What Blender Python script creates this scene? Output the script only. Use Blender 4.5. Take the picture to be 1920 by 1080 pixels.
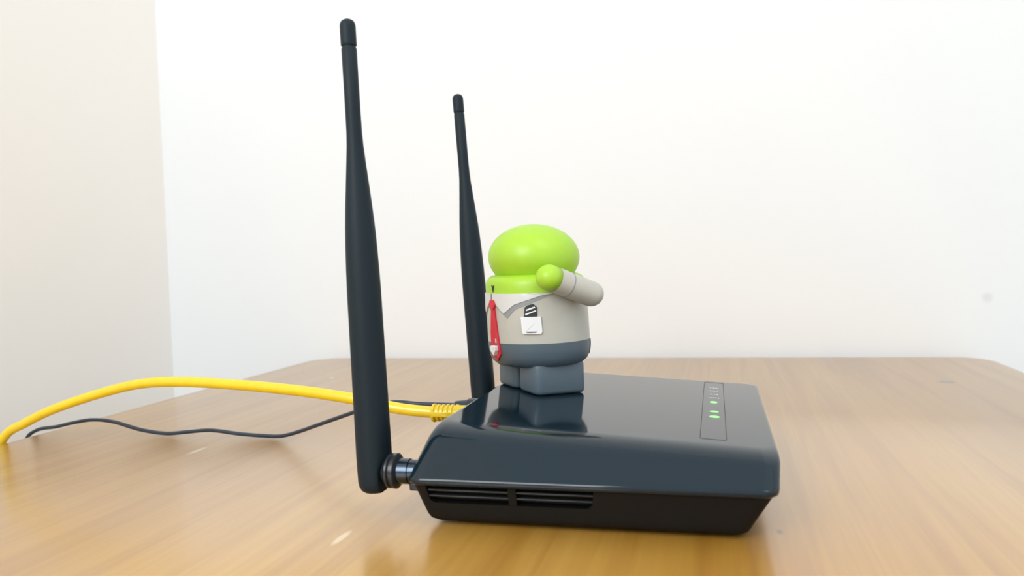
import bpy, bmesh, math, random
from mathutils import Vector, Matrix

for o in list(bpy.data.objects):
    bpy.data.objects.remove(o)
scene = bpy.context.scene
COL = scene.collection
PI = math.pi

# ------------------------------------------------------------------ camera
cam_d = bpy.data.cameras.new('camera')
cam_d.sensor_width = 36.0
cam_d.lens = 28.125
cam_d.clip_start = 0.01
cam_d.dof.use_dof = True
cam_d.dof.focus_distance = 0.40
cam_d.dof.aperture_fstop = 13.0
cam = bpy.data.objects.new('camera', cam_d)
COL.objects.link(cam)
rt, up, fw = (Vector((0.9688, 0.2453, -0.0340)), Vector((0.0236, 0.0452, 0.9987)), Vector((-0.2465, 0.9684, -0.0380)))
m = Matrix.Identity(4)
for i in range(3):
    m[i][0], m[i][1], m[i][2] = rt[i], up[i], -fw[i]
m[2][3] = 0.107
cam.matrix_world = m
scene.camera = cam

# ------------------------------------------------------------------ world and lights
world = bpy.data.worlds.new('room_light')
scene.world = world
world.use_nodes = True
bg = world.node_tree.nodes['Background']
bg.inputs['Color'].default_value = (0.90, 0.965, 1.0, 1)
bg.inputs['Strength'].default_value = 0.94

def area(name, loc, target, sx, sy, power, color):
    d = bpy.data.lights.new(name, 'AREA')
    d.shape = 'RECTANGLE'; d.size = sx; d.size_y = sy
    d.energy = power; d.color = color
    o = bpy.data.objects.new(name, d)
    COL.objects.link(o)
    o.location = loc
    o.rotation_euler = (Vector(target) - Vector(loc)).to_track_quat('-Z', 'Y').to_euler()
    return o
area('window_light', (-0.50, -0.62, 0.62), (-0.25, 0.55, 0.15), 0.65, 0.65, 9.5, (0.95, 0.98, 1.0))
area('left_wall_fill', (0.70, -0.35, 1.60), (-0.60, 0.45, 0.3), 0.8, 0.8, 6.0, (1.0, 0.90, 0.76))  # unseen warm fill light, added to brighten the left wall

vs = scene.view_settings
scene.display_settings.display_device = 'sRGB'
vs.view_transform = 'Standard'
vs.look = 'None'
vs.exposure = 0.18
vs.gamma = 1.0
vs.use_curve_mapping = False

# ------------------------------------------------------------------ helpers
def s2l(c):
    return tuple((v / 255 / 12.92 if v / 255 <= 0.04045 else ((v / 255 + 0.055) / 1.055) ** 2.4) for v in c)

def principled(name, col, rough=0.5, metal=0.0, coat=0.0, coat_rough=0.05, spec=0.5, noise=0.0, nscale=200.0, bump=0.0, bscale=400.0):
    mt = bpy.data.materials.new(name)
    mt.use_nodes = True
    nt = mt.node_tree
    p = nt.nodes['Principled BSDF']
    p.inputs['Base Color'].default_value = (*col, 1)
    p.inputs['Roughness'].default_value = rough
    p.inputs['Metallic'].default_value = metal
    p.inputs['Coat Weight'].default_value = coat
    p.inputs['Coat Roughness'].default_value = coat_rough
    p.inputs['Specular IOR Level'].default_value = spec
    tc = nt.nodes.new('ShaderNodeTexCoord')
    if noise > 0:
        n = nt.nodes.new('ShaderNodeTexNoise'); n.inputs['Scale'].default_value = nscale
        nt.links.new(tc.outputs['Object'], n.inputs['Vector'])
        r = nt.nodes.new('ShaderNodeValToRGB')
        r.color_ramp.elements[0].position = 0.3
        r.color_ramp.elements[1].position = 0.7
        r.color_ramp.elements[0].color = (*[max(0, c * (1 - noise)) for c in col], 1)
        r.color_ramp.elements[1].color = (*[min(1, c * (1 + noise)) for c in col], 1)
        nt.links.new(n.outputs['Fac'], r.inputs['Fac'])
        nt.links.new(r.outputs['Color'], p.inputs['Base Color'])
    if bump > 0:
        n2 = nt.nodes.new('ShaderNodeTexNoise'); n2.inputs['Scale'].default_value = bscale
        n2.inputs['Detail'].default_value = 4
        nt.links.new(tc.outputs['Object'], n2.inputs['Vector'])
        b = nt.nodes.new('ShaderNodeBump'); b.inputs['Strength'].default_value = bump
        b.inputs['Distance'].default_value = 0.001
        nt.links.new(n2.outputs['Fac'], b.inputs['Height'])
        nt.links.new(b.outputs['Normal'], p.inputs['Normal'])
    return mt

def mesh_obj(name, verts, faces, mat, parent=None, smooth=True, sharp=None):
    me = bpy.data.meshes.new(name)
    me.from_pydata([tuple(v) for v in verts], [], faces)
    bm = bmesh.new(); bm.from_mesh(me)
    bmesh.ops.recalc_face_normals(bm, faces=bm.faces)
    bm.to_mesh(me); bm.free()
    if smooth:
        for p in me.polygons: p.use_smooth = True
        if sharp is not None:
            me.set_sharp_from_angle(angle=math.radians(sharp))
    me.materials.append(mat)
    o = bpy.data.objects.new(name, me)
    COL.objects.link(o)
    if parent: o.parent = parent
    return o

def empty(name, loc=(0, 0, 0), rz=0.0):
    o = bpy.data.objects.new(name, None)
    o.empty_display_size = 0.02
    COL.objects.link(o)
    o.location = loc; o.rotation_euler = (0, 0, rz)
    return o

def tag(o, label, cat, group=None):
    o['label'] = label; o['category'] = cat
    if group: o['group'] = group
    return o

def structure(o, label=None, cat=None):
    o['kind'] = 'structure'
    if label: o['label'] = label
    if cat: o['category'] = cat
    return o

def lathe(prof, n=40, axis='z'):
    """profile [(h, r)] revolved about an axis; r = 0 closes to a point"""
    V, Fc, rings = [], [], []
    for h, r in prof:
        if r <= 1e-7:
            rings.append([len(V)]); V.append((0, 0, h))
        else:
            rings.append(list(range(len(V), len(V) + n)))
            for k in range(n):
                a = 2 * PI * k / n
                V.append((r * math.cos(a), r * math.sin(a), h))
    for A, B in zip(rings, rings[1:]):
        for k in range(n):
            a, b = A[k % len(A)], A[(k + 1) % len(A)]
            c, d = B[(k + 1) % len(B)], B[k % len(B)]
            f = []
            for i in (a, b, c, d):
                if i not in f: f.append(i)
            if len(f) > 2: Fc.append(f)
    if len(rings[0]) > 1: Fc.append(list(reversed(rings[0])))
    if len(rings[-1]) > 1: Fc.append(rings[-1])
    if axis == 'x':
        V = [(z, x, y) for x, y, z in V]
    return V, Fc

def rrect(x0, x1, y0, y1, r, n=8):
    pts = []
    for cx, cy, a0 in ((x1 - r, y1 - r, 0), (x0 + r, y1 - r, 90), (x0 + r, y0 + r, 180), (x1 - r, y0 + r, 270)):
        for k in range(n + 1):
            a = math.radians(a0 + 90 * k / n)
            pts.append((cx + r * math.cos(a), cy + r * math.sin(a)))
    return pts

def loft(rings):
    V, Fc = [], []
    n = len(rings[0])
    for r in rings: V += r
    for j in range(len(rings) - 1):
        for k in range(n):
            k2 = (k + 1) % n
            Fc.append([j * n + k, j * n + k2, (j + 1) * n + k2, (j + 1) * n + k])
    Fc.append(list(reversed(range(n))))
    Fc.append([(len(rings) - 1) * n + k for k in range(n)])
    return V, Fc

def rbox(x0, x1, y0, y1, z0, z1, r, b, n=5):
    """box with rounded vertical edges r and rounded top/bottom edges b"""
    R = []
    for k in range(4):
        a = PI / 2 * k / 3
        i = b * (1 - math.sin(a)); zz = z0 + b * (1 - math.cos(a))
        R.append([(x, y, zz) for x, y in rrect(x0 + i, x1 - i, y0 + i, y1 - i, max(r - i, 1e-4), n)])
    for k in range(4):
        a = PI / 2 * k / 3
        i = b * (1 - math.cos(a)); zz = z1 - b * (1 - math.sin(a))
        R.append([(x, y, zz) for x, y in rrect(x0 + i, x1 - i, y0 + i, y1 - i, max(r - i, 1e-4), n)])
    return loft(R)

def catmull(pts, sub=10):
    P = [Vector(p) for p in pts]
    P = [P[0] * 2 - P[1]] + P + [P[-1] * 2 - P[-2]]
    out = []
    for i in range(1, len(P) - 2):
        for k in range(sub):
            t = k / sub
            a, b, c, d = P[i - 1], P[i], P[i + 1], P[i + 2]
            out.append(0.5 * ((2 * b) + (c - a) * t + (2 * a - 5 * b + 4 * c - d) * t * t + (3 * b - a - 3 * c + d) * t ** 3))
    out.append(P[-2])
    return out

def tube(path, rad, n=16, flat=1.0):
    V, Fc = [], []
    nrm = Vector((0, 0, 1))
    for i, p in enumerate(path):
        t = (path[min(i + 1, len(path) - 1)] - path[max(i - 1, 0)]).normalized()
        nrm = (nrm - t * nrm.dot(t)).normalized()
        bi = t.cross(nrm)
        r = rad(i) if callable(rad) else rad
        for k in range(n):
            a = 2 * PI * k / n
            V.append(p + nrm * (r * math.cos(a)) + bi * (r * flat * math.sin(a)))
    for i in range(len(path) - 1):
        for k in range(n):
            k2 = (k + 1) % n
            Fc.append([i * n + k, i * n + k2, (i + 1) * n + k2, (i + 1) * n + k])
    Fc.append(list(reversed(range(n))))
    Fc.append([(len(path) - 1) * n + k for k in range(n)])
    return V, Fc

# ------------------------------------------------------------------ surface materials
def wall_material(name, col, spot=None):
    mt = principled(name, col, rough=0.75, bump=0.12, bscale=90)
    nt = mt.node_tree
    p = nt.nodes['Principled BSDF']
    tc = nt.nodes.new('ShaderNodeTexCoord')
    n = nt.nodes.new('ShaderNodeTexNoise'); n.inputs['Scale'].default_value = 7; n.inputs['Detail'].default_value = 5
    nt.links.new(tc.outputs['Object'], n.inputs['Vector'])
    mx = nt.nodes.new('ShaderNodeMixRGB'); mx.blend_type = 'MIX'
    mx.inputs[1].default_value = (*[c * 0.975 for c in col], 1)
    mx.inputs[2].default_value = (*col, 1)
    nt.links.new(n.outputs['Fac'], mx.inputs[0])
    last = mx.outputs[0]
    if spot:
        d = nt.nodes.new('ShaderNodeVectorMath'); d.operation = 'DISTANCE'
        nt.links.new(tc.outputs['Object'], d.inputs[0]); d.inputs[1].default_value = spot[0]
        mr = nt.nodes.new('ShaderNodeMapRange')
        mr.inputs['From Min'].default_value = spot[1] * 0.4; mr.inputs['From Max'].default_value = spot[1]
        mr.inputs['To Min'].default_value = 0.16; mr.inputs['To Max'].default_value = 0.0
        nt.links.new(d.outputs['Value'], mr.inputs['Value'])
        m2 = nt.nodes.new('ShaderNodeMixRGB'); m2.inputs[2].default_value = (0.25, 0.25, 0.27, 1)
        nt.links.new(mr.outputs[0], m2.inputs[0]); nt.links.new(last, m2.inputs[1])
        last = m2.outputs[0]
    nt.links.new(last, p.inputs['Base Color'])
    return mt

def wood_material():
    mt = bpy.data.materials.new('varnished_pine')
    mt.use_nodes = True
    nt = mt.node_tree
    N, L = nt.nodes, nt.links
    p = N['Principled BSDF']
    tc = N.new('ShaderNodeTexCoord')
    def mapped(scale):
        mp = N.new('ShaderNodeMapping'); mp.inputs['Scale'].default_value = scale
        L.new(tc.outputs['Object'], mp.inputs['Vector'])
        return mp.outputs[0]
    def noise(vec, scale, detail=4, dist=0.0):
        n = N.new('ShaderNodeTexNoise'); n.inputs['Scale'].default_value = scale
        n.inputs['Detail'].default_value = detail; n.inputs['Distortion'].default_value = dist
        L.new(vec, n.inputs['Vector'])
        return n.outputs['Fac']
    def ramp(fac, stops):
        r = N.new('ShaderNodeValToRGB')
        els = r.color_ramp.elements
        while len(els) < len(stops): els.new(0.5)
        for e, (pos, c) in zip(els, stops):
            e.position = pos; e.color = (*c, 1)
        L.new(fac, r.inputs['Fac'])
        return r.outputs['Color']
    def mix(fac, a, b, mode='MIX'):
        x = N.new('ShaderNodeMixRGB'); x.blend_type = mode
        if isinstance(fac, float): x.inputs[0].default_value = fac
        else: L.new(fac, x.inputs[0])
        L.new(a, x.inputs[1])
        if isinstance(b, tuple): x.inputs[2].default_value = (*b, 1)
        else: L.new(b, x.inputs[2])
        return x.outputs[0]
    broad = noise(mapped((14, 1.1, 14)), 1.0, 3, 0.6)
    base = ramp(broad, [(0.30, WOOD[0]), (0.5, WOOD[1]), (0.72, WOOD[2])])
    grain = noise(mapped((90, 3.0, 90)), 1.0, 5, 0.8)
    g = ramp(grain, [(0.38, (0.80, 0.70, 0.58)), (0.55, (1, 1, 1))])
    col = mix(0.55, base, g, 'MULTIPLY')
    fine = noise(mapped((420, 9, 420)), 1.0, 3, 0.2)
    f = ramp(fine, [(0.35, (0.84, 0.78, 0.68)), (0.6, (1, 1, 1))])
    col = mix(0.35, col, f, 'MULTIPLY')
    # knots, dents and scratches with places of their own: (x, y, stretch x, stretch y, radius, colour, strength)
    for (x, y, sx, sy, rad, c, st) in MARKS:
        mp = N.new('ShaderNodeMapping'); mp.vector_type = 'TEXTURE'
        mp.inputs['Location'].default_value = (x, y, 0); mp.inputs['Scale'].default_value = (sx, sy, 1)
        L.new(tc.outputs['Object'], mp.inputs['Vector'])
        ln = N.new('ShaderNodeVectorMath'); ln.operation = 'LENGTH'; L.new(mp.outputs[0], ln.inputs[0])
        mr = N.new('ShaderNodeMapRange'); mr.inputs['From Min'].default_value = rad * 0.5; mr.inputs['From Max'].default_value = rad
        mr.inputs['To Min'].default_value = st; mr.inputs['To Max'].default_value = 0
        L.new(ln.outputs['Value'], mr.inputs['Value'])
        col = mix(mr.outputs[0], col, c)
    L.new(col, p.inputs['Base Color'])
    p.inputs['Roughness'].default_value = 0.42
    p.inputs['Specular IOR Level'].default_value = 0.3
    p.inputs['Coat Weight'].default_value = 1.0
    p.inputs['Coat Roughness'].default_value = 0.19
    p.inputs['Coat IOR'].default_value = 1.72
    b = N.new('ShaderNodeBump'); b.inputs['Strength'].default_value = 0.06; b.inputs['Distance'].default_value = 0.0004
    L.new(grain, b.inputs['Height']); L.new(b.outputs['Normal'], p.inputs['Normal'])
    return mt

WOOD = [(0.45, 0.22, 0.030), (0.52, 0.27, 0.042), (0.59, 0.33, 0.068)]
MARKS = [
    (0.0213, 0.3137, 0.5, 1.2, 0.0032, (0.16, 0.07, 0.02), 0.8),
    (0.1708, 0.6756, 1, 1, 0.0075, (0.1, 0.05, 0.02), 0.8),
    (-0.2972, 0.4054, 0.45, 2.2, 0.005, (0.95, 0.8, 0.55), 0.6),
    (-0.1439, 0.2819, 0.45, 2.2, 0.0045, (0.95, 0.8, 0.55), 0.6),
    (-0.3518, 0.6832, 1, 1, 0.003, (0.95, 0.85, 0.75), 0.7),
]
M = dict(
    wall=wall_material('white_wall_paint', (0.82, 0.84, 0.86), ((0.2465, 0.835, 0.0544), 0.006)),
    wall_warm_lit=wall_material('warm_lit_white_wall', (0.90, 0.87, 0.83)),  # white wall too; its warmer, brighter light is painted into the colour
    floor=principled('grey_floor', (0.55, 0.53, 0.50), 0.5, noise=0.08, nscale=6),
    wood=wood_material(),
    lid=principled('glossy_black_plastic', (0.005, 0.015, 0.024), 0.07, coat=0.0, spec=0.42, noise=0.05, nscale=60),
    base=principled('matte_black_plastic', (0.005, 0.0049, 0.0045), 0.6, spec=0.22, bump=0.12, bscale=1400),
    void=principled('vent_black', (0.003, 0.003, 0.004), 0.8),
    slat=principled('vent_plastic', (0.018, 0.019, 0.020), 0.40),
    rubber=principled('antenna_black_rubber', (0.007, 0.016, 0.024), 0.52, spec=0.25, bump=0.10, bscale=1800),
    mount=principled('antenna_mount_plastic', (0.022, 0.026, 0.032), 0.25),
    ring=principled('connector_dark_metal', (0.07, 0.09, 0.12), 0.22, metal=1.0),
    groove=principled('panel_gap_black', (0.006, 0.007, 0.009), 0.6),
    print_=principled('white_print', (0.75, 0.78, 0.80), 0.6),
    yellow=principled('yellow_cable_jacket', (0.80, 0.58, 0.010), 0.22, spec=0.8, noise=0.03),
    black_cable=principled('black_cable_jacket', (0.018, 0.030, 0.050), 0.28),
    clear=principled('clear_plug_plastic', (0.55, 0.57, 0.58), 0.15),
    green=principled('green_vinyl', (0.37, 0.62, 0.035), 0.38, noise=0.02),
    shirt=principled('grey_shirt_vinyl', (0.50, 0.485, 0.43), 0.42, noise=0.02),
    collar=principled('white_collar_vinyl', (0.66, 0.66, 0.65), 0.42),
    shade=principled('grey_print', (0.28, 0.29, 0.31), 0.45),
    slate=principled('slate_trouser_vinyl', (0.085, 0.120, 0.150), 0.40, noise=0.02),
    red=principled('red_tie_paint', (0.62, 0.022, 0.045), 0.4),
    white=principled('white_paint', (0.80, 0.81, 0.82), 0.4),
    ink=principled('dark_ink', (0.015, 0.018, 0.024), 0.45),
)
led = bpy.data.materials.new('green_led_glow'); led.use_nodes = True
lp = led.node_tree.nodes['Principled BSDF']
lp.inputs['Base Color'].default_value = (0.25, 0.8, 0.22, 1)
lp.inputs['Emission Color'].default_value = (0.25, 1.0, 0.22, 1)
lp.inputs['Emission Strength'].default_value = 0.65
M['led'] = led

# ------------------------------------------------------------------ room
def slab(name, x0, x1, y0, y1, z0, z1, mat, parent=None):
    V = [(x, y, z) for z in (z0, z1) for y in (y0, y1) for x in (x0, x1)]
    Fc = [(0, 1, 3, 2), (4, 6, 7, 5), (0, 4, 5, 1), (2, 3, 7, 6), (0, 2, 6, 4), (1, 5, 7, 3)]
    return mesh_obj(name, V, Fc, mat, parent, smooth=False)
FZ = -0.74
structure(slab('wall_back', -0.64, 2.2, 0.835, 0.935, FZ, 2.0, M['wall']), 'smooth white painted wall behind the wooden table', 'wall')
structure(slab('wall_left', -0.74, -0.64, -2.2, 0.935, FZ, 2.0, M['wall_warm_lit']), 'white side wall at the left of the table, warm light painted into its colour', 'wall')
structure(slab('floor', -0.74, 2.2, -2.2, 0.935, FZ - 0.1, FZ, M['floor']), 'grey floor below the table', 'floor')

# ------------------------------------------------------------------ table
TX0, TX1, TY0, TY1 = -0.443, 0.243, -0.42, 0.826
table = empty('wooden_table', (-0.10, 0.20, FZ))
tag(table, 'honey-coloured varnished pine table with rounded corners carrying the router', 'table')
def tchild(o):
    o.parent = table
    o.location = -Vector(table.location)
    return o
V, Fc = rbox(TX0, TX1, TY0, TY1, -0.026, 0.0, 0.032, 0.004, 10)
tchild(mesh_obj('table_top', V, Fc, M['wood'], sharp=40))
for i, (x0, x1, y0, y1) in enumerate(((TX0 + .05, TX1 - .05, TY0 + .06, TY0 + .08), (TX0 + .05, TX1 - .05, TY1 - .08, TY1 - .06),
                                      (TX0 + .05, TX0 + .07, TY0 + .08, TY1 - .08), (TX1 - .07, TX1 - .05, TY0 + .08, TY1 - .08))):
    tchild(slab('apron', x0, x1, y0, y1, -0.106, -0.026, M['wood']))
for x in (TX0 + .04, TX1 - .085):
    for y in (TY0 + .05, TY1 - .095):
        V, Fc = rbox(x, x + .045, y, y + .045, FZ, -0.026, 0.006, 0.002, 4)
        tchild(mesh_obj('leg', V, Fc, M['wood'], sharp=40))

# ------------------------------------------------------------------ router
router = empty('wifi_router', (-0.05, 0.39, 0.0))
tag(router, 'glossy black wireless router with two tall antennas on the wooden table', 'router')
RO = Vector(router.location)
def rchild(o, parent=router):
    o.parent = parent
    if parent is router: o.location = Vector(o.location) - RO
    return o
XL, XR = -0.119, 0.0203
def lidz(x, zl, zr): return zl + (zr - zl) * (x - XL) / (XR - XL)
def ring(x0, x1, y0, y1, r, zl, zr=None, n=9):
    zr = zl if zr is None else zr
    return [(x, y, lidz(x, zl, zr)) for x, y in rrect(x0, x1, y0, y1, r, n)]
ZTL, ZTR = 0.0395, 0.0300
# base shell, flaring outwards to the rim
br = [ring(-.1095, .0050, .3075, .4750, .004, .0009), ring(-.1135, .0084, .3042, .4780, .0045, .0012),
      ring(-.1156, .0102, .3020, .4800, .0050, .0025), ring(-.1164, .0110, .3012, .4808, .0050, .0040), ring(-.1170, .0118, .3009, .4811, .0050, .0055),
      ring(-.1208, .0186, .2980, .4830, .0055, .0165), ring(-.1211, .0190, .2977, .4832, .0055, .0176)]
V, Fc = loft(br)
base = mesh_obj('base_shell', V, Fc, M['base'], sharp=35)
# vent recess cut into the near side
def vent_cutter(y0, y1):
    pts = [(-.1150, .0200), (-.1135, .0118), (-.1128, .0106), (-.1112, .0098), (-.0497, .0098), (-.0482, .0106), (-.0474, .0120), (-.0462, .0200)]
    V = [(x, y0, z) for x, z in pts] + [(x, y1, z) for x, z in pts]
    n = len(pts)
    Fc = [list(range(n)), list(reversed(range(n, 2 * n)))] + [[k, (k + 1) % n, n + (k + 1) % n, n + k] for k in range(n)]
    return mesh_obj('cutter', V, Fc, M['void'], smooth=False)
cut = vent_cutter(0.285, 0.3055)
# keep the very top edge of the shell closed
md = base.modifiers.new('vent', 'BOOLEAN'); md.operation = 'DIFFERENCE'; md.object = cut; md.solver = 'EXACT'
bpy.context.view_layer.update()
dg = bpy.context.evaluated_depsgraph_get()
nm = bpy.data.meshes.new_from_object(base.evaluated_get(dg))
base.modifiers.clear(); base.data = nm
nm.name = 'base_shell'
bpy.data.objects.remove(cut)
rchild(base)
def facey(z): return 0.3010 + (0.2980 - 0.3010) * (z - .0045) / (.0165 - .0045)
# dark backing inside the vent, slats and divider
rchild(slab('vent_backing', -.1135, -.0470, .3048, .3053, .0100, .0172, M['void']))
for x0, x1 in ((-.1138, -.0806), (-.0774, -.0470)):
    for z in (.0126, .0151):
        y = facey(z) + 0.0006
        V, Fc = rbox(x0, x1, y, y + .0040, z - .00032, z + .00032, .0002, .0001, 2)
        rchild(mesh_obj('vent_slat', V, Fc, M['slat'], sharp=40))
V, Fc = [], []
for z in (.0096, .0174):
    y = facey(z) + 0.0003
    V += [(-.0806, y, z), (-.0774, y, z), (-.0774, y + .005, z), (-.0806, y + .005, z)]
Fc = [(0, 1, 2, 3), (4, 7, 6, 5)] + [(k, (k + 1) % 4, 4 + (k + 1) % 4, 4 + k) for k in range(4)]
rchild(mesh_obj('vent_divider', V, Fc, M['base'], smooth=False))
# lid
FARY = .4850
def far(y): return FARY - .5 * (y - .2957)
def lring(x0, x1, y, r, zl, zr=None): return ring(x0, x1, y, far(y), r, zl, zr)
rings = [lring(-.1180, .0172, .3000, .005, .0172), lring(-.1212, .0196, .2968, .0060, .0173),
         lring(-.1223, .0206, .2959, .0065, .0180), lring(-.1225, .0208, .2957, .0065, .0188),
         lring(-.1225, .0209, .29575, .0065, .0196), lring(-.1224, .0210, .2959, .0065, .0200)]
yb, yc, ye = .3060, .3108, .3205       # facet end, crease corner, flat start
def facet(t):
    y = .2961 + (yb - .2961) * t
    k = (y - .2961) / (yc - .2961)
    zl = .0204 + (ZTL - .0204) * k; zr = .0204 + (ZTR - .0204) * k
    return lring(-.1221 + .0046 * t, .0210 + .0010 * t, y, .0065, zl, zr)
for t in (0.0, 0.03, 0.5, 0.94, 1.0): rings.append(facet(t))
k = (yb - .2961) / (yc - .2961)
zbl, zbr = .0204 + (ZTL - .0204) * k, .0204 + (ZTR - .0204) * k
for i in range(1, 13):
    t = i / 12
    q = lambda a, b, c: (1 - t) ** 2 * a + 2 * t * (1 - t) * b + t * t * c
    rings.append(lring(q(-.1175, -.1150, -.1128), .0220 - .0015 * t ** 2.2, q(yb, yc, ye), .0065, q(zbl, ZTL, ZTL), q(zbr, ZTR, ZTR)))
rings.append(lring(-.1122, .0199, ye + .0008, .0060, ZTL, ZTR))
V, Fc = loft(rings)
lid = mesh_obj('lid', V, Fc, M['lid'], sharp=50)
rchild(lid)
def topz(x): return lidz(x, ZTL, ZTR)

# LED panel: thin gap line around a flush strip, lamps and printed icons
def on_lid(pts, h):
    return [(x, y, topz(x) + h) for x, y in pts]
PX0, PX1, PY0, PY1 = -.0076, .0030, .3270, .4690
outer = rrect(PX0, PX1, PY0, PY1, .0016, 6); inner = rrect(PX0 + .00028, PX1 - .00028, PY0 + .0006, PY1 - .0006, .0013, 6)
n = len(outer)
V = on_lid(outer, -.0002) + on_lid(inner, -.0002) + on_lid(outer, .00006) + on_lid(inner, .00006)
Fc = [[2 * n + k, 2 * n + (k + 1) % n, 3 * n + (k + 1) % n, 3 * n + k] for k in range(n)] + \
     [[k, (k + 1) % n, 2 * n + (k + 1) % n, 2 * n + k] for k in range(n)] + \
     [[n + k, n + (k + 1) % n, 3 * n + (k + 1) % n, 3 * n + k] for k in range(n)] + \
     [[k, (k + 1) % n, n + (k + 1) % n, n + k] for k in range(n)]
panel = rchild(mesh_obj('indicator_panel', V, Fc, M['groove'], smooth=False))
def disc(cx, cy, rx, ry, h=.00018, n=20):
    pts = [(cx + rx * math.cos(2 * PI * k / n), cy + ry * math.sin(2 * PI * k / n)) for k in range(n)]
    pi2 = [(cx + .8 * rx * math.cos(2 * PI * k / n), cy + .8 * ry * math.sin(2 * PI * k / n)) for k in range(n)]
    V = on_lid(pts, -.0001) + on_lid(pts, h * .5) + on_lid(pi2, h)
    Fc = [[j * n + k, j * n + (k + 1) % n, (j + 1) * n + (k + 1) % n, (j + 1) * n + k] for j in (0, 1) for k in range(n)]
    Fc += [[2 * n + k for k in range(n)], list(reversed(range(n)))]
    return V, Fc
LEDS = [(-.0018, .3725, .0023, .0022), (-.0020, .3845, .0021, .0017), (-.0023, .4080, .0018, .0025)]
for (cx, cy, rx, ry) in LEDS:
    V, Fc = disc(cx, cy, rx, ry)
    o = mesh_obj('led_lamp', V, Fc, M['led'], panel); o['label'] = 'glowing green indicator lamp'
random.seed(4)
for cy in (.4205, .4310, .4410, .4510):
    V, Fc = [], []
    x = -.0044
    while x < -.0001:
        wd = random.choice((.0003, .00045, .0006)); hgt = random.uniform(.0008, .0018)
        i = len(V)
        q = [(x, cy - hgt / 2), (x + wd, cy - hgt / 2), (x + wd, cy + hgt / 2), (x, cy + hgt / 2)]
        V += on_lid(q, -.0001) + on_lid(q, .00005)
        Fc += [(i + 4, i + 5, i + 6, i + 7), (i, i + 3, i + 2, i + 1)] + [(i + k, i + (k + 1) % 4, i + 4 + (k + 1) % 4, i + 4 + k) for k in range(4)]
        x += wd + random.uniform(.0002, .0004)
    o = mesh_obj('icon_print', V, Fc, M['print_'], panel, smooth=False); o['label'] = 'row of small white printed icons'

# antennas
AP = [(0, 0), (.0001, .0030), (.0006, .0050), (.0015, .0062), (.0030, .0070), (.0050, .0073), (.0100, .00745), (.0160, .00748),
      (.040, .00735), (.0676, .0072), (.0850, .0071), (.0944, .0069), (.1040, .0066), (.1123, .0062), (.1210, .0056), (.1291, .0049),
      (.1390, .00405), (.1460, .0035), (.1515, .00325), (.160, .00318), (.1860, .00318), (.1864, .0029), (.1872, .0029)]
AT = [(.1870, .0029), (.1871, .0030), (.1873, .00325), (.1880, .0033), (.1955, .0033), (.1966, .0031), (.1976, .0025), (.1982, .0015), (.1985, 0)]
def antenna(x, y, z, lean):
    V, Fc = lathe(AP, 40)
    V2 = []
    for (a, b, c) in V:
        lim = .0038 if c < .0120 else (.0038 + (.0076 - .0038) * min(1, (c - .0120) / .0042) ** 1.6)
        V2.append((min(a, lim), b, c))
    o = mesh_obj('antenna', V2, Fc, M['rubber'], sharp=45)
    o.location = (x, y, z); o.rotation_euler = (0, -lean, 0)
    rchild(o)
    V, Fc = lathe(AT, 40)
    mesh_obj('tip_cap', V, Fc, M['rubber'], o, sharp=60)
    return o
def mount(y, z):
    V, Fc = lathe([(-.1374, .0040), (-.1372, .0043), (-.1340, .0043), (-.1338, .0040)], 24, 'x')
    h = mesh_obj('antenna_mount', V, Fc, M['mount'], sharp=40)
    h.location = (0, y, z); rchild(h)
    V, Fc = lathe([(-.1362, .0050), (-.1360, .0058), (-.1352, .0062), (-.1345, .0073), (-.1337, .0073), (-.1331, .0064), (-.1326, .0064), (-.1322, .0074), (-.1310, .0074), (-.1303, .0066), (-.1300, .0050)], 36, 'x')
    mesh_obj('collar', V, Fc, M['mount'], h, sharp=40)
    V, Fc = lathe([(-.1303, .0046), (-.1300, .0053), (-.1255, .0053), (-.1252, .0049), (-.1190, .0049)], 32, 'x')
    mesh_obj('connector_ring', V, Fc, M['ring'], h, sharp=40)
    V, Fc = rbox(-.1248, -.1185, -.0040, .0040, -.0070, -.0040, .001, .0004, 3)
    mesh_obj('mount_foot', V, Fc, M['mount'], h, sharp=40)
antenna(-.1411, .310, .0099, math.atan2(.0045, .1985))
mount(.310, .0192)
antenna(-.1393, .470, .0095, math.atan2(.0094, .1763))
mount(.470, .0192)
# rubber feet under the base
for x in (-.100, -.006):
    for y in (.318, .460):
        V, Fc = lathe([(0, .0050), (.0013, .0050)], 20)
        o = mesh_obj('rubber_foot', V, Fc, M['void'], sharp=40); o.location = (x, y, 0.0); rchild(o)

# ------------------------------------------------------------------ cables
yel = empty('ethernet_cable', (-0.4428, 0.412, 0.0))
tag(yel, 'thick yellow network cable arching from the router over the table edge', 'cable')
YO = Vector(yel.location)
pth = catmull([(-.452, .4125, -.60), (-.455, .4125, -.30), (-.458, .4125, -.06), (-.4535, .4125, -.016), (-.4428, .4120, .0040), (-.4234, .410, .0135), (-.4004, .408, .0225), (-.3656, .405, .0325), (-.3307, .400, .0400), (-.2979, .395, .0423),
               (-.2553, .388, .0419), (-.2151, .381, .0402), (-.1822, .377, .0370), (-.1568, .376, .0325), (-.1370, .376, .0307)], 10)
V, Fc = tube(pth, .0029, 20)
o = mesh_obj('cable_jacket', V, Fc, M['yellow'], yel, sharp=60); o.location = -YO
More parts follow.
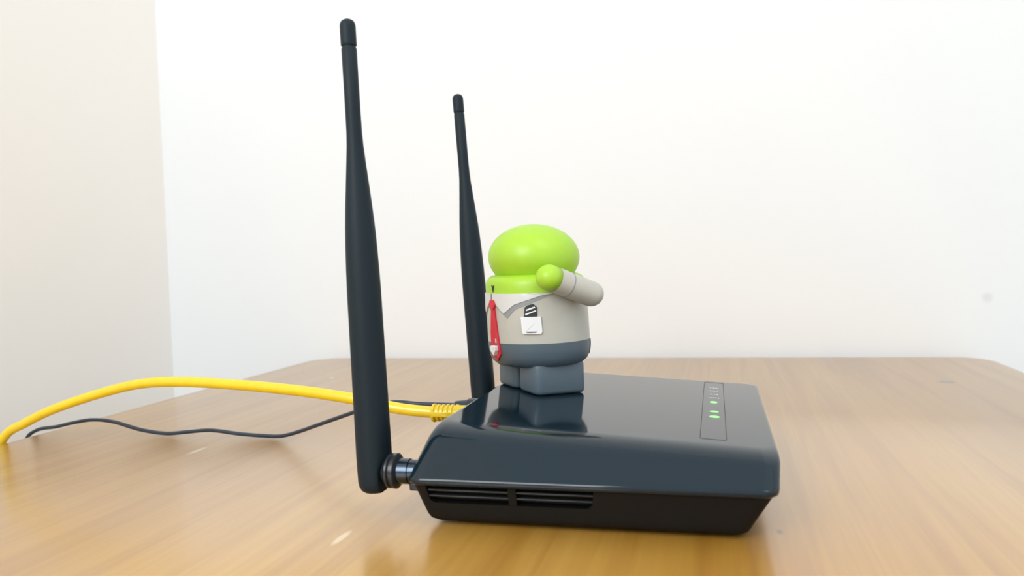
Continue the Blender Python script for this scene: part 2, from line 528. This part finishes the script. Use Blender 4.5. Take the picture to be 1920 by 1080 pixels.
# ribbed strain relief boot
prof = [(-.1432, .0030), (-.1431, .0045), (-.1424, .0047), (-.1418, .0045)]
xx = -.1414
while xx < -.1300:
    prof += [(xx, .0036), (xx + .0006, .0036), (xx + .0009, .0043), (xx + .0018, .0043)]
    xx += .0024
prof += [(-.1290, .0040), (-.1215, .0040)]
V, Fc = lathe(prof, 28, 'x')
o = mesh_obj('plug_boot', V, Fc, M['yellow'], yel, sharp=30); o.location = Vector((.0045, .376, .0306)) - YO
for sgn in (-1, 1):
    V, Fc = rbox(-.1426, -.1290, sgn * .0041 - .0007, sgn * .0041 + .0007, -.0012, .0012, .0004, .0003, 2)
    mesh_obj('boot_rib', V, Fc, M['yellow'], o, sharp=40)
V, Fc = rbox(-.1205, -.1150, -.0055, .0055, -.0042, .0042, .0006, .0004, 2)
o = mesh_obj('plug', V, Fc, M['clear'], yel, sharp=40); o.location = Vector((0, .376, .0290)) - YO

blk = empty('power_cable', (-0.344, 0.4395, 0.0))
tag(blk, 'thin black power cord lying in waves on the table behind the router', 'cable')
BO = Vector(blk.location)
pth = catmull([(-.462, .4385, -.55), (-.464, .4385, -.20), (-.461, .4385, -.03), (-.4545, .4385, -.006), (-.4455, .4395, .0017), (-.4300, .4400, .0042), (-.4180, .4400, .0068), (-.4020, .4405, .0092), (-.3850, .4405, .0082), (-.3640, .4400, .0035),
               (-.3444, .4395, .0016), (-.3300, .4400, .0027), (-.3120, .4400, .0042), (-.2920, .4400, .0024), (-.2760, .4400, .0016), (-.2620, .4390, .0019),
               (-.2480, .4350, .0056), (-.2320, .4290, .0112), (-.2070, .4200, .0200), (-.1980, .4180, .0230), (-.1780, .4160, .0280), (-.1600, .4150, .0275), (-.1420, .4150, .0272), (-.1370, .4150, .0272)], 10)
V, Fc = tube(pth, .0012, 12, flat=1.25)
o = mesh_obj('cable_jacket', V, Fc, M['black_cable'], blk, sharp=60); o.location = -BO
V, Fc = lathe([(-.1400, .0016), (-.1398, .0026), (-.1330, .0034), (-.1320, .0042), (-.1190, .0042)], 24, 'x')
o = mesh_obj('barrel_plug', V, Fc, M['black_cable'], blk, sharp=40); o.location = Vector((0, .415, .0268)) - BO

# ------------------------------------------------------------------ toy figure (plain ball-headed office worker)
TOX, TOY = -.0905, .4115
TZ = topz(TOX)
toy = empty('toy_figurine', (TOX, TOY, TZ + .0002), math.radians(224))
tag(toy, 'small green-headed toy figurine in grey shirt and red tie standing on the router', 'figurine')
LEAN = math.tan(math.radians(2.0))
toy.scale = (1, 1, .96)
RT = toy.rotation_euler.z
def lean(V): return [(x + LEAN * max(0, z - .012), y, z) for x, y, z in V]
BP = [(.0130, 0), (.0130, .0120), (.0133, .0180), (.0144, .0222), (.0166, .0248), (.0195, .0261), (.0235, .0267), (.0290, .0268),
      (.0400, .0267), (.0500, .0264), (.0545, .0263), (.0580, .0262), (.0600, .0256), (.0615, .0245), (.0626, .0225), (.0632, .0195), (.0634, .0)]
def br_at(z):
    for (a, ra), (b, rb) in zip(BP, BP[1:]):
        if a <= z <= b and b > a: return ra + (rb - ra) * (z - a) / (b - a)
    return .0262
def section(name, z0, z1, mat, extra=0.0):
    zs = sorted({z0, z1} | {z for z, r in BP if z0 < z < z1})
    prof = [(z, br_at(z) + extra) for z in zs]
    V, Fc = lathe(prof, 56)
    return mesh_obj(name, lean(V), Fc, mat, toy, sharp=50)
V, Fc = lathe([p for p in BP if p[0] < .0236] + [(.0272, .0268)], 56)
trousers = mesh_obj('trousers', lean(V), Fc, M['slate'], toy, sharp=60)
section('shirt', .0272, .0530, M['shirt'])
V, Fc = lathe([(.0530, .0263)] + [p for p in BP if p[0] >= .0545], 56)
mesh_obj('neck_band', lean(V), Fc, M['green'], toy, sharp=60)
# ball head
V, Fc = lathe([(0.0720 - .0180 * math.cos(PI * k / 20), .0240 * math.sin(PI * k / 20)) for k in range(21)], 56)
mesh_obj('head', lean(V), Fc, M['green'], toy)
# appliques that follow the round body: polygon in (angle degrees, z)
def patch(name, poly, mat, parent=toy, h=.0005, h0=-.0004):
    bm = bmesh.new()
    vs_ = [bm.verts.new((a, z, 0)) for a, z in poly]
    bm.faces.new(vs_)
    bmesh.ops.triangulate(bm, faces=bm.faces)
    for _ in range(2):
        bmesh.ops.subdivide_edges(bm, edges=[e for e in bm.edges if e.calc_length() > 4], cuts=1, use_grid_fill=True)
    r = bmesh.ops.extrude_face_region(bm, geom=bm.faces[:])
    for v in r['geom']:
        if isinstance(v, bmesh.types.BMVert): v.co.z = 1
    for v in bm.verts:
        a, z, t = math.radians(v.co.x), v.co.y, v.co.z
        rr = br_at(z) + (h if t > .5 else h0)
        v.co = ((rr * math.cos(a)) + LEAN * max(0, z - .012), rr * math.sin(a), z)
    bmesh.ops.recalc_face_normals(bm, faces=bm.faces)
    me = bpy.data.meshes.new(name); bm.to_mesh(me); bm.free()
    for p in me.polygons: p.use_smooth = True
    me.set_sharp_from_angle(angle=math.radians(35))
    me.materials.append(mat)
    o = bpy.data.objects.new(name, me); COL.objects.link(o); o.parent = parent
    return o
for sg in (1, -1):
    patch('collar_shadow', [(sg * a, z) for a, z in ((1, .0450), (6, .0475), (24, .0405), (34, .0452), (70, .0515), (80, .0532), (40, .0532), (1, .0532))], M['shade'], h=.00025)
    patch('shirt_collar', [(sg * a, z) for a, z in ((2, .0500), (20, .0430), (34, .0478), (64, .0522), (84, .0534), (40, .0534), (2, .0534))], M['collar'], h=.0006)
tie = patch('tie', [(3 - 3, .0455), (3 + 3, .0455), (3 + 9.5, .0215), (3, .0175), (3 - 9.5, .0215)], M['red'], h=.0010)
patch('tie_knot', [(0, .0500), (6, .0500), (8.5, .0475), (5, .0450), (1, .0450), (-2.5, .0475)], M['red'], tie, h=.0016)
patch('heart', [(3, .0205), (8, .0235), (8, .0252), (5.5, .0258), (3, .0246), (0.5, .0258), (-2, .0252), (-2, .0235)], M['white'], tie, h=.0024)
patch('neck_mark', [(0, .0580), (3, .0572), (6, .0580), (3, .0540)], M['ink'], h=.0003)
pk = patch('pocket', [(41, .0414), (62, .0414), (62.5, .0334), (61, .0325), (43, .0325), (41.5, .0334)], M['white'], h=.0011)
patch('pocket_seam', [(46, .0338), (57, .0338), (56, .0333), (47, .0333)], M['ink'], pk, h=.0014)
pen = patch('pocket_card', [(44, .0407), (58, .0407), (58.5, .0462), (55, .0480), (49, .0474), (45.5, .0462)], M['ink'], pk, h=.0006)
patch('card_stripe', [(46, .0422), (57.5, .0442), (57.5, .0449), (46, .0430)], M['white'], pen, h=.0010)
patch('card_stripe', [(47, .0444), (57, .0460), (56, .0467), (47, .0452)], M['white'], pen, h=.0010)
patch('back_pocket', [(140, .0265), (158, .0265), (158, .0195), (149, .0180), (140, .0195)], M['slate'], trousers, h=.0004)
# legs stand flat on the sloping lid
ca, sa = math.cos(RT), math.sin(RT)
for sg in (1, -1):
    y0, y1 = (.0012, .0205) if sg > 0 else (-.0205, -.0012)
    V, Fc = rbox(-.0152, .0152, y0, y1, 0.0, .0160, .0040, .0020, 6)
    V = [(x, y, z + (topz(TOX + ca * x - sa * y) - TZ) * max(0, 1 - z / .016)) for x, y, z in V]
    mesh_obj('leg', V, Fc, M['slate'], toy, sharp=60)
# arms: sleeve capsule, cuff line and green hand
def arm(p, q, r=.0066):
    p, q = Vector(p), Vector(q)
    L = (q - p).length
    def turned(V):
        rot = (q - p).to_track_quat('Z', 'Y').to_matrix()
        return [tuple(rot @ Vector(v) + p) for v in V]
    cap = [(-r * math.cos(PI / 2 * k / 8), r * math.sin(PI / 2 * k / 8)) for k in range(9)]
    V, Fc = lathe(cap + [(L * .50, r), (L * .86, r)], 32)
    s = mesh_obj('sleeve', turned(V), Fc, M['shirt'], toy, sharp=60)
    V, Fc = lathe([(L * .56, r * .97), (L * .56, r * 1.018), (L * .585, r * 1.018), (L * .585, r * .97)], 32)
    mesh_obj('cuff_line', turned(V), Fc, M['shade'], s, sharp=40)
    V, Fc = lathe([(L * .86, r * .995)] + [(L + r * math.sin(PI / 2 * k / 8), r * math.cos(PI / 2 * k / 8)) for k in range(9)], 32)
    mesh_obj('hand', turned(V), Fc, M['green'], s)
arm((-.0105, .0325, .0520), (.0140, .0330, .0615))
arm((.0, -.0325, .0500), (-.0040, -.0330, .0270))
